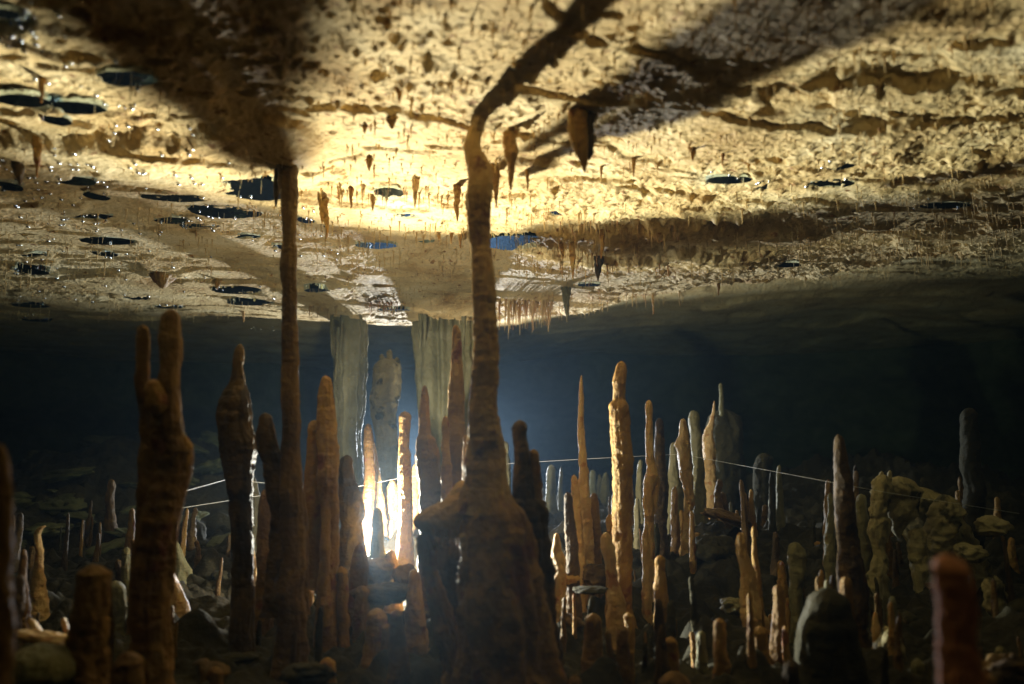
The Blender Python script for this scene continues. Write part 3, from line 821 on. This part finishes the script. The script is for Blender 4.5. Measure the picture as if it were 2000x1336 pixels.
# a few dozen small look-alikes on the dark floor
small_protos = []
for i in range(5):
    me, o = spire_mesh('stalagmite', 3.0, [(1000, 700, 5), (1000, 712, 9), (1002, 740, 10), (1001, 790, 13), (1000, 850, 17)], M[['brown', 'boulder', 'warm', 'dark', 'brown'][i]],
                       seed=300 + i, seg=24, lump=0.18)
    small_protos.append(me)
placed = 0
for k in range(4000):
    if placed >= 185:
        break
    y = random.uniform(2.3, 5.6)
    x = random.uniform(-0.72, 0.72) * y
    px = 1000 + F * x / y
    if px < 1040 and random.random() < 0.55:
        continue
    if 640 < px < 830 and y < 5:
        continue
    if 1000 < px < 1210 and 3.3 < y < 5.5:
        continue
    if px > 1750 and random.random() < 0.6:
        continue
    if 1350 < px < 1440 and y < 4.5:
        continue
    z = float(floor_z(np.array([x]), np.array([y]))[0]) - 0.03
    s = random.uniform(0.35, 1.0) * (1.15 if y > 4 else 0.8)
    o = obj('stalagmite', random.choice(small_protos), (x, y, z),
            label='small dim stalagmite stub among many on the dark cave floor', category='stalagmite', group='small stalagmites scattered over the dark floor')
    o.rotation_euler = (random.uniform(-.08, .08), random.uniform(-.08, .08), random.uniform(0, 6.28))
    w = random.uniform(0.5, 1.25) * s
    s *= random.uniform(0.8, 1.5)
    o.scale = (w, w, s)
    placed += 1


# ------------------------------------------------------------------ rocks
def rock_mesh(name, sx, sy, sz, seed, mat, n=56, rough=0.28):
    u = np.linspace(0, 2 * math.pi, n, endpoint=False)
    v = np.linspace(0.02, math.pi - 0.02, n // 2)
    Vv, U = np.meshgrid(v, u, indexing='ij')
    x, y, z = np.sin(Vv) * np.cos(U), np.sin(Vv) * np.sin(U), np.cos(Vv)
    r = 1 + rough * 1.7 * fbm(x * 1.3 + seed, y * 1.3, z * 1.3, 5, seed, 0.62) - rough * 1.3 * np.abs(fbm(x * 1.9 + seed, y * 1.9, z * 1.9, 4, seed + 3, 0.6))
    V = np.stack([x * r * sx, y * r * sy, z * r * sz], -1).reshape(-1, 3)
    m = len(v)
    i = np.arange(m * n).reshape(m, n)
    j = np.roll(i, -1, axis=1)
    q = np.stack([i[:-1], i[1:], j[1:], j[:-1]], -1).reshape(-1, 4)
    return mesh_np(name, V, q, mat)


def put_rock(label, px, py, Y, w, h, d, mat='boulder', seed=1, rot=(0, 0, 0), group=None, rough=0.28):
    c = at(px, py, Y)
    k = Y / F
    o = obj('rock', rock_mesh('rock', w * k, d * k, h * k, seed, M[mat], rough=rough), c, label=label, category='rock', group=group)
    o.rotation_euler = rot
    return o


put_rock('pale flat rock patch in the bottom left corner', 78, 1310, 1.9, 70, 46, 60, 'pale', 3, rough=0.12)
put_rock('curved pale rock rim behind the flat patch at the lower left', 80, 1246, 2.1, 60, 10, 30, 'cream', 5, (0, 0.12, 0))
put_rock('brown lit slab lying tilted on the dark floor right of centre', 1418, 1010, 4.6, 48, 13, 36, 'brown', 8, (0, 0.28, 0))
put_rock('rounded boulder with a lit top behind the broad dark stalagmite', 434, 1205, 3.3, 36, 22, 34, 'warm', 9)
put_rock('larger low boulder behind the twin topped stalagmite', 356, 1225, 3.2, 46, 30, 40, 'boulder', 12)
put_rock('flat topped rock under the wide boulder at the lower left', 450, 1285, 2.7, 60, 14, 40, 'boulder', 14)
put_rock('reddish rock lump at the foot of the glaring light', 740, 1118, 3.15, 34, 26, 30, 'red', 17)
put_rock('tan rock under the short round topped stalagmite', 738, 1100, 3.35, 26, 16, 26, 'cream', 19)
put_rock('red brown rock right below the white edged orange stalagmite', 790, 1135, 3.1, 26, 28, 26, 'red', 20)
put_rock('dark rock shelf left of the pedestal', 745, 1160, 3.0, 60, 22, 36, 'dark', 21)
put_rock('lit pebbly rock behind the short cream finger', 1095, 1130, 3.3, 34, 12, 30, 'warm', 22)
put_rock('thin flat ledge stone low between needle and thickest stalagmite', 1155, 1152, 3.0, 36, 5, 30, 'boulder', 23)
put_rock('lumpy rock at the foot of the needle stalagmite', 1165, 1125, 3.6, 34, 24, 30, 'dark', 24)
put_rock('rough dark boulder at the border of the black hollow', 1390, 1075, 4.2, 46, 30, 40, 'boulder', 25)
put_rock('grey green rock beside the wavy stalagmite foot', 1432, 1185, 3.2, 28, 18, 26, 'pale', 26)
put_rock('small lit stone on the dark floor before the mound', 1358, 1045, 4.4, 9, 5, 9, 'cream', 27)
put_rock('jagged dim rock in the bottom centre left', 600, 1316, 2.2, 50, 20, 30, 'boulder', 28)
put_rock('low rock mass in the bottom right corner', 1960, 1330, 2.2, 70, 50, 50, 'dark', 30)
G = 'boulders on the far talus slope'
k = 0
while k < 34:
    px, Y = random.uniform(0, 480), random.uniform(5.2, 9.0)
    x = (px - 1000) / F * Y
    z = float(floor_z(np.array([x]), np.array([Y]))[0])
    s = random.uniform(0.06, 0.20)
    o = obj('rock', rock_mesh('rock', s * 1.5, s, s * random.uniform(0.25, 0.45), 40 + k, M['slope'], n=44, rough=0.42), (x, Y, z + 0.03),
            label='dim greenish boulder among the rubble of the far slope on the left', category='rock', group=G)
    o.rotation_euler = (random.uniform(-.3, .3), random.uniform(-.3, .3), random.uniform(0, 6))
    k += 1
G = 'rubble stones on the dark foreground floor'
k = 0
while k < 40:
    px, Y = random.uniform(360, 1990), random.uniform(2.3, 5.0)
    x = (px - 1000) / F * Y
    z = float(floor_z(np.array([x]), np.array([Y]))[0])
    s = random.uniform(0.02, 0.07)
    o = obj('rock', rock_mesh('rock', s, s * 0.8, s * random.uniform(0.45, 0.8), 90 + k, M[random.choice(['boulder', 'warm', 'dark'])], n=28), (x, Y, z),
            label='fist sized dim stone among the rubble between the stalagmites', category='rock', group=G)
    o.rotation_euler = (random.uniform(-.3, .3), random.uniform(-.3, .3), random.uniform(0, 6))
    k += 1

# dripstone block on the right with holes under its hanging fringe
family('craggy greenish flowstone block with hanging fringes and dark hollows, far right', 3.6, [
    ('body', 0.25, [(1790, 950, 40), (1800, 975, 70), (1820, 1010, 66), (1850, 1060, 56), (1870, 1120, 60), (1880, 1200, 70)], 'ragged', dict(seg=80, lump=0.30, ry=0.6)),
    ('curtain', 0.0, [(1722, 925, 14), (1720, 960, 20), (1716, 1000, 17), (1712, 1040, 14), (1716, 1085, 12), (1712, 1130, 16), (1714, 1200, 22)], 'ragged', dict(lump=0.3, seg=48)),
    ('curtain', 0.05, [(1755, 930, 20), (1760, 960, 32), (1762, 1000, 28), (1758, 1030, 14), (1758, 1052, 2)], 'ragged', dict(lump=0.3, seg=56)),
    ('curtain', 0.1, [(1845, 965, 14), (1845, 1000, 28), (1840, 1050, 26), (1830, 1100, 14), (1826, 1130, 3)], 'ragged', dict(lump=0.3, seg=56)),
    ('curtain', 0.0, [(1735, 1010, 6), (1734, 1035, 5), (1733, 1060, 1)], 'ragged', dict(seg=18)),
    ('curtain', 0.0, [(1795, 1030, 14), (1796, 1090, 16), (1797, 1160, 10), (1797, 1220, 5)], 'ragged', dict(lump=0.25, seg=40)),
    ('spire', 0.0, [(1722, 920, 3), (1721, 932, 5), (1720, 950, 6)], 'ragged', dict(seg=18)),
    ('spire', 0.0, [(1738, 918, 3), (1737, 930, 5), (1736, 950, 6)], 'ragged', dict(seg=18)),
], name='flowstone', cat='flowstone')
put_rock('lumpy grey rock right of the flowstone block', 1938, 1030, 3.7, 34, 20, 26, 'ragged', 61)
put_rock('low grey rock step below the lumpy rock at the right', 1895, 1080, 3.6, 30, 18, 26, 'ragged', 62)
put_rock('leaf shaped grey rock with a pitted face at the right edge', 1945, 1165, 3.1, 24, 40, 18, 'ragged', 63, rough=0.4)
put_rock('smooth grey boulder under the small pegs at the right', 1738, 1270, 2.7, 28, 40, 24, 'ragged', 64)


# ------------------------------------------------------------------ hanging stalactites
def hang(label, px, py, length_px, hw, mat='warm', cat='stalactite', dY=0, bend=0, group=None, fork=None, **kw):
    c = ceil_point(px, py)
    Y = c[1] + dY
    kn = [(px, py - 6, hw * 1.5), (px, py + 3, hw * 1.15), (px + bend * .3, py + length_px * .3, hw * 1.0), (px + bend * .6, py + length_px * .62, hw * 0.62),
          (px + bend, py + length_px, max(0.8, hw * 0.12))]
    kw.setdefault('seg', 28)
    kw['lump'] = kw.get('lump', 0.1) + 0.18
    kw['wander'] = 0.5
    me, o = spire_mesh('stalactite', Y, kn, M[mat], seed=random.randint(0, 999), top='open', bottom='round', **kw)
    me2_origin = at(px, py, Y)
    ob = obj('stalactite', me, o, label=label, category=cat, group=group)
    return ob


HANG = [
    ('flat bladed stalactite close right of the central column', 996, 262, 110, 12, 3, 'warm', 0.1),
    ('short pointed stalactite touching the right side of the central column', 966, 325, 78, 9, 2, 'warm', 0.1),
    ('thin drip left of the bladed stalactite pair', 1030, 330, 44, 3.5, 0, 'warm', 0.1),
    ('twin stemmed stalactite close left of the central column', 893, 362, 72, 7, 1, 'warm', 0.12),
    ('curved white tipped stalactite hanging over the bright roof left of the central column', 812, 355, 52, 6, -3, 'cream', 0.1),
    ('brown stalactite hanging in the shadow edge left of the bright roof', 636, 400, 66, 6, 2, 'warm', 0.1),
    ('short brown stalactite next to the shadow edge', 629, 398, 40, 5, 0, 'warm', 0.1),
    ('thin long drip under the bright roof between the columns', 728, 385, 30, 4, 0, 'warm', 0.1),
    ('stout drip hanging in the row over the bright roof', 686, 372, 36, 4, 0, 'warm', 0.1),
    ('long cream stalactite with a swelling half way, right of the funnel', 1118, 470, 78, 6, 1, 'cream', 0.1),
    ('pointed stalactite left of the swelling cream one', 1098, 470, 38, 5, 1, 'warm', 0.1),
    ('dark grey stalactite with a broad blunt body below the ledge', 1167, 500, 50, 8, 1, 'dark', 0.15),
    ('brown stalactite above the dark grey blunt one', 1175, 455, 50, 5, 0, 'warm', 0.1),
    ('grey pointed stalactite ending lowest under the far roof', 1105, 560, 70, 7, 3, 'pale', 0.15),
    ('slim drip hanging from the far roof edge right of the funnel', 1275, 572, 42, 2.5, 1, 'cream', 0.1),
    ('cauliflower rooted stalactite in the middle of the bright right roof', 1352, 285, 32, 6, 1, 'warm', 0.3),
    ('small drip at the edge of the shadow on the right roof', 1237, 315, 32, 3, 0, 'warm', 0.1),
    ('small straight drip below the bright right roof', 1175, 325, 26, 3, 0, 'warm', 0.1),
    ('blurred brown stalactite hanging at the left side of the picture', 72, 265, 82, 8, -1, 'warm', 0.12),
    ('blurred wide stalactite in the dark pocket upper left', 80, 150, 52, 7, 0, 'warm', 0.12),
    ('blurred short stalactite at the left picture edge', 38, 318, 44, 10, 0, 'dark', 0.12),
    ('pair forming small hooked drip left of the central column', 882, 452, 26, 4, -1, 'warm', 0.1),
    ('tiny curled drip beside the central column on its left', 898, 450, 36, 4, 2, 'warm', 0.1),
    ('short drip far left of the hooked pair', 856, 450, 20, 3.5, 1, 'warm', 0.1),
    ('dark drip cluster under the shadow on the left roof', 315, 540, 24, 18, 2, 'warm', 0.3),
    ('thin drip under the shadowed patch at left', 425, 545, 22, 6, 0, 'warm', 0.2),
    ('brown hanging knob on the bright roof, upper middle', 780, 165, 36, 7, 0, 'warm', 0.25),
    ('brown hanging knob beneath the upper middle knob', 765, 228, 26, 8, 3, 'warm', 0.25),
    ('small arrow shaped drip on the bright roof', 712, 240, 22, 5, 0, 'warm', 0.2),
    ('orange drip over the middle of the bright roof', 722, 310, 26, 6, -1, 'warm', 0.25),
    ('slim hanging drip at the far left part of the roof edge', 475, 608, 22, 2.5, 0, 'cream', 0.1),
    ('thin drip with broad root far out on the right roof', 1403, 552, 26, 3, 0, 'warm', 0.1),
    ('drip on the shadow border of the dark right roof', 1462, 318, 20, 3, 0, 'warm', 0.1),
    ('drip beside the cauliflower rooted stalactite', 1412, 296, 30, 3, 0, 'warm', 0.1),
]
for (lab, px, py, ln, hw, bend, mt, lump) in HANG:
    hang(lab, px, py, ln, hw, mt, bend=bend, lump=lump)

_Y = ceil_point(1133, 212)[1]
family('long stalactite with a forked dark tip hanging right of the central column', _Y, [
    ('body', 0.0, [(1135, 198, 26), (1132, 212, 19), (1130, 235, 18), (1131, 262, 16), (1135, 285, 14), (1140, 302, 10), (1143, 318, 6), (1145, 336, 1.2)], 'warm', dict(seg=48, lump=0.17, top='open')),
    ('prong', -0.01, [(1117, 215, 8), (1118, 250, 9), (1122, 280, 7), (1127, 300, 3), (1128, 308, 1)], 'warm', dict(seg=28, lump=0.2, top='open')),
    ('prong', 0.02, [(1155, 205, 12), (1152, 240, 10), (1151, 275, 8), (1152, 300, 6), (1150, 312, 2)], 'dark', dict(seg=28, lump=0.2, top='open')),
], name='stalactite', cat='stalactite', to_ground=False)

# soda straws and little drips: shared meshes, hundreds of copies
straws = []
for i in range(6):
    n, seg = 14, 10
    s = np.linspace(0, 1, n)
    rr = (0.5 + 0.9 * np.exp(-s * 9)) * (1 - 0.75 * s) + 0.02
    th = np.linspace(0, 2 * math.pi, seg, endpoint=False)
    S, T = np.meshgrid(s, th, indexing='ij')
    Rm = rr[:, None] * (1 + 0.25 * fbm(np.cos(T) + i * 7, np.sin(T), S * 6, 3, 200 + i))
    cx = 0.5 * fbm(s * 2, i * 3.1, 0, 2, 210)[:, None]
    V = np.stack([cx * S + Rm * np.cos(T), Rm * np.sin(T), 0.04 - S * 1.04], -1).reshape(-1, 3)
    ii = np.arange(n * seg).reshape(n, seg)
    jj = np.roll(ii, -1, axis=1)
    q = np.stack([ii[:-1], ii[1:], jj[1:], jj[:-1]], -1).reshape(-1, 4)
    straws.append((V, q))
straw_me = [mesh_np('soda_straw', V, q, M[['cream', 'ceiling', 'cream'][i % 3]]) for i, (V, q) in enumerate(straws)]
# patches: px0, px1, py0, py1, count, length range (m), radius (m), group text, label
PATCH = [
    (970, 1078, 584, 600, 90, 0.08, 0.27, 0.008, 'soda straws fringing the funnel foot', 'thin cream soda straw in the dense fringe right of the central column'),
    (655, 905, 366, 385, 34, 0.03, 0.09, 0.005, 'drips in a row across the bright roof', 'short orange drip in the row across the bright roof'),
    (1090, 1330, 428, 452, 60, 0.03, 0.10, 0.005, 'straws along the dark ledge', 'thin straw hanging from the dark ledge on the right roof'),
    (1085, 1310, 470, 520, 34, 0.03, 0.10, 0.005, 'straws behind the dark ledge', 'thin straw on the white lit roof behind the dark ledge'),
    (590, 660, 596, 604, 16, 0.05, 0.12, 0.006, 'straws left of the far grey column', 'small straw in the row just left of the far grey column'),
    (715, 810, 588, 602, 26, 0.05, 0.14, 0.006, 'straws between the two far columns', 'small bright straw in the gap between the two far columns'),
    (1070, 1420, 566, 590, 34, 0.04, 0.12, 0.006, 'straws along the far right roof edge', 'faint short straw along the far roof edge on the right'),
]
NS = 0
for (a0, a1, b0, b1, cnt, l0, l1, rad, grp, lab) in PATCH:
    for k in range(cnt):
        c = ceil_point(random.uniform(a0, a1), random.uniform(b0, b1))
        z = float(ceiling_z(np.array([c[0]]), np.array([c[1]]))[0])
        o = obj('soda_straw', random.choice(straw_me), (c[0], c[1], z), label=lab, category='stalactite', group=grp)
        L = random.uniform(l0, l1) * (0.6 + 0.4 * random.random())
        w = rad * random.uniform(0.7, 1.6)
        o.scale = (w, w, L)
        o.rotation_euler = (random.uniform(-.05, .05), random.uniform(-.05, .05), random.uniform(0, 6.28))
        NS += 1
# the uncountable small drips of the whole roof: one object
Vs, Qs, base = [], [], 0
ND = 15000
dy_ = 1.6 + 5.0 * rng.random(ND) ** 1.1
dx_ = rng.uniform(-0.78, 0.78, ND) * dy_
keep = fbm(dx_ * 1.4, dy_ * 1.4, 2.2, 3, 333) > rng.uniform(-0.35, 0.5, ND)
keep &= ~((dx_ < -1.2) & (rng.random(ND) < 0.6))
dx_, dy_ = dx_[keep][:4500], dy_[keep][:4500]
dz_ = ceiling_z(dx_, dy_)
for x, y, z in zip(dx_, dy_, dz_):
    V, q = straws[random.randrange(6)]
    L = 0.012 + 0.045 * random.random() ** 3 * (1 + (y > 3.2))
    w = random.uniform(0.0025, 0.0065)
    a = random.uniform(0, 6.28)
    W = np.stack([(V[:, 0] * math.cos(a) - V[:, 1] * math.sin(a)) * w + x, (V[:, 0] * math.sin(a) + V[:, 1] * math.cos(a)) * w + y, V[:, 2] * L + z], -1)
    Vs.append(W)
    Qs.append(q + base)
    base += len(W)
obj('small_drips', mesh_np('small_drips', np.concatenate(Vs), np.concatenate(Qs), M['ceiling']), kind='stuff',
    label='countless tiny drip nubs bristling all over the cave roof', category='stalactites')

# ------------------------------------------------------------------ trapped air
for i, (cx, cy, sx, sy) in enumerate(PK):
    n = 72
    th = np.linspace(0, 2 * math.pi, n, endpoint=False)
    r = 1.22 + 0.2 * fbm(np.cos(th) * 1.5 + i * 3, np.sin(th) * 1.5, 0, 4, 400 + i)
    zl = PZ[i]
    bx, by = r * np.cos(th) * sx, r * np.sin(th) * sy
    V = [(0, 0, 0)] + [(bx[k] * .93, by[k] * .93, 0) for k in range(n)] + [(bx[k], by[k], 0.05) for k in range(n)] + [(0, 0, 0.05)]
    fs = []
    for k in range(n):
        j = (k + 1) % n
        fs.append((0, 1 + j, 1 + k))
        fs.append((1 + k, 1 + j, 1 + n + j, 1 + n + k))
        fs.append((1 + 2 * n, 1 + n + k, 1 + n + j))
    me = bpy.data.meshes.new('air_pocket')
    me.from_pydata(V, [], fs)
    me.materials.append(M['mirror'])
    px = POCKETS[i][0]
    side = 'left' if px < 600 else ('middle' if px < 1100 else 'right')
    obj('air_pocket', me, (cx, cy, zl), label='dark blue mirror of trapped air under the %s part of the cave roof' % side, category='air pocket',
        group='trapped air pockets on the %s roof' % side)

u = np.linspace(0, 2 * math.pi, 16, endpoint=False)
v = np.linspace(0.05, math.pi - 0.05, 10)
Vv, U = np.meshgrid(v, u, indexing='ij')
i = np.arange(160).reshape(10, 16)
j = np.roll(i, -1, axis=1)
bq = np.stack([i[:-1], i[1:], j[1:], j[:-1]], -1).reshape(-1, 4)
bV = np.stack([np.sin(Vv) * np.cos(U), np.sin(Vv) * np.sin(U), np.cos(Vv) * 0.8], -1).reshape(-1, 3)
bub = mesh_np('air_bubble', bV, bq, M['bubble'])
BUBS = []
for (a0, a1, b0, b1, cnt) in ((0, 70, 0, 110, 16), (60, 160, 20, 140, 8), (130, 300, 110, 215, 8), (90, 380, 240, 345, 24), (0, 130, 320, 470, 30), (130, 330, 370, 480, 12),
                              (0, 250, 440, 600, 22), (380, 560, 350, 440, 18), (540, 660, 420, 520, 14), (250, 420, 480, 570, 8), (1380, 1680, 295, 360, 4), (1780, 1920, 385, 410, 3)):
    for k in range(cnt):
        BUBS.append((random.uniform(a0, a1), random.uniform(b0, b1), 'right' if a0 > 1000 else 'left'))
for k in range(120):
    q = random.choice([p for p in POCKETS if p[0] < 620] * 4 + [p for p in POCKETS if 1400 < p[0] < 1700])
    a = random.uniform(0, 6.28)
    BUBS.append((q[0] + q[2] * math.cos(a) * random.uniform(.8, 1.15), q[1] + q[3] * math.sin(a) * random.uniform(.8, 1.2), 'right' if q[0] > 1000 else 'left'))
for (px, py, side) in BUBS:
    c = ceil_point(px, py)
    s = random.uniform(0.0045, 0.009) * (0.75 + 0.12 * c[1])
    z = float(ceiling_z(c[0] + np.array([0, -1.2, 1.2, 0, 0]) * s, c[1] + np.array([0, 0, 0, -1.2, 1.2]) * s).min())
    o = obj('air_bubble', bub, (c[0], c[1], z - s * 0.5), label='tiny glittering air bubble clinging to the %s part of the roof' % side, category='air bubble',
            group='air bubbles on the %s roof' % side)
    o.scale = (s, s, s)


# ------------------------------------------------------------------ guide line
def cord(label, pts, rad=0.0016, sag=0.0):
    P = [at(*p) for p in pts]
    pts3 = []
    for a, b in zip(P[:-1], P[1:]):
        for t_ in np.linspace(0, 1, 20, endpoint=False):
            pts3.append(a + (b - a) * t_)
    pts3.append(P[-1])
    pts3 = np.array(pts3)
    seg = 6
    th = np.linspace(0, 2 * math.pi, seg, endpoint=False)
    V = []
    for k, p in enumerate(pts3):
        for t_ in th:
            V.append((p[0] - P[0][0], p[1] - P[0][1] + rad * math.cos(t_), p[2] - P[0][2] + rad * math.sin(t_)))
    n = len(pts3)
    ii = np.arange(n * seg).reshape(n, seg)
    jj = np.roll(ii, -1, axis=1)
    q = np.stack([ii[:-1], ii[1:], jj[1:], jj[:-1]], -1).reshape(-1, 4)
    return obj('guide_line', mesh_np('guide_line', V, q, M['line']), tuple(P[0]), label=label, category='cord')


cord('thin white cave line stretched across behind the stalagmites from left to far right',
     [(330, 968, 3.0), (445, 936, 3.6), (660, 958, 4.0), (775, 935, 4.3), (1000, 905, 4.6), (1150, 896, 4.6), (1330, 887, 4.5), (1640, 945, 3.2), (1720, 960, 3.3), (1990, 1003, 3.6)], 0.0013)
cord('second fainter line below the first, between twin topped stalagmite and left column', [(330, 996, 3.4), (560, 960, 4.2)], 0.0012)

# ------------------------------------------------------------------ water haze
hz = bpy.data.meshes.new('haze')
x0, x1, y0, y1, z0, z1 = -16, 16, -2.5, 16.5, -3.2, 3.0
Vh = [(x, y, z) for x in (x0, x1) for y in (y0, y1) for z in (z0, z1)]
hz.from_pydata(Vh, [], [(0, 1, 3, 2), (4, 6, 7, 5), (0, 4, 5, 1), (2, 3, 7, 6), (0, 2, 6, 4), (1, 5, 7, 3)])
hm = bpy.data.materials.new('clear blue cave water')
hm.use_nodes = True
nt = hm.node_tree
nt.nodes.clear()
o_ = nd(nt, 'ShaderNodeOutputMaterial')
pv = nd(nt, 'ShaderNodeVolumePrincipled')
pv.inputs['Color'].default_value = (0.021, 0.032, 0.044, 1)
pv.inputs['Absorption Color'].default_value = (0.17, 0.50, 0.37, 1)
pv.inputs['Density'].default_value = 0.11
pv.inputs['Anisotropy'].default_value = 0.76
nt.links.new(pv.outputs[0], o_.inputs['Volume'])
hz.materials.append(hm)
obj('haze', hz, kind='stuff', label='clear bluish water filling the flooded cave', category='water')


# ------------------------------------------------------------------ light: the divers' lamps behind the stalagmites
def lamp(name, loc, power, color, radius, spot=None):
    l = bpy.data.lights.new(name, 'SPOT' if spot else 'POINT')
    l.energy = power
    l.color = color
    l.shadow_soft_size = radius
    o = bpy.data.objects.new(name, l)
    COL.objects.link(o)
    o.location = loc
    if spot:
        from mathutils import Vector
        d = Vector(spot[0]).normalized()
        o.rotation_euler = d.to_track_quat('-Z', 'Y').to_euler()
        l.spot_size = math.radians(spot[1])
        l.spot_blend = spot[2]
    return o


A = at(709, 1046, 3.75)
lamp('dive_light_beam', A, 570, (1.0, 0.88, 0.79), 0.020, ((0.50, -0.88, 0.42), 126, 0.5))
lamp('dive_light_spill', A + np.array([0.0, 0.03, 0.0]), 250, (1.0, 0.70, 0.62), 0.03, ((0.28, 1.0, -0.18), 116, 0.5))
lamp('dive_light_glow', A + np.array([0.0, 0.015, 0.01]), 42, (1.0, 0.84, 0.80), 0.024)
B = at(868, 905, 8.4)
lamp('second_dive_light', B, 1500, (1.0, 0.82, 0.98), 0.05, ((0.18, -0.95, 0.26), 120, 0.8))

w = bpy.data.worlds.new('World')
SC.world = w
w.use_nodes = True
w.node_tree.nodes['Background'].inputs[0].default_value = (0.01, 0.02, 0.03, 1)
w.node_tree.nodes['Background'].inputs[1].default_value = 0.02

SC.view_settings.view_transform = 'Standard'
SC.view_settings.look = 'None'
SC.view_settings.exposure = 0.0
SC.view_settings.gamma = 1.0
SC.cycles.max_bounces = 8
SC.cycles.diffuse_bounces = 5
SC.cycles.volume_bounces = 1
SC.cycles.sample_clamp_indirect = 4.0
SC.cycles.use_denoising = True
print('time', time.time() - _T0, 'straws', NS, 'bubbles', len(BUBS), 'objects', len(bpy.data.objects))
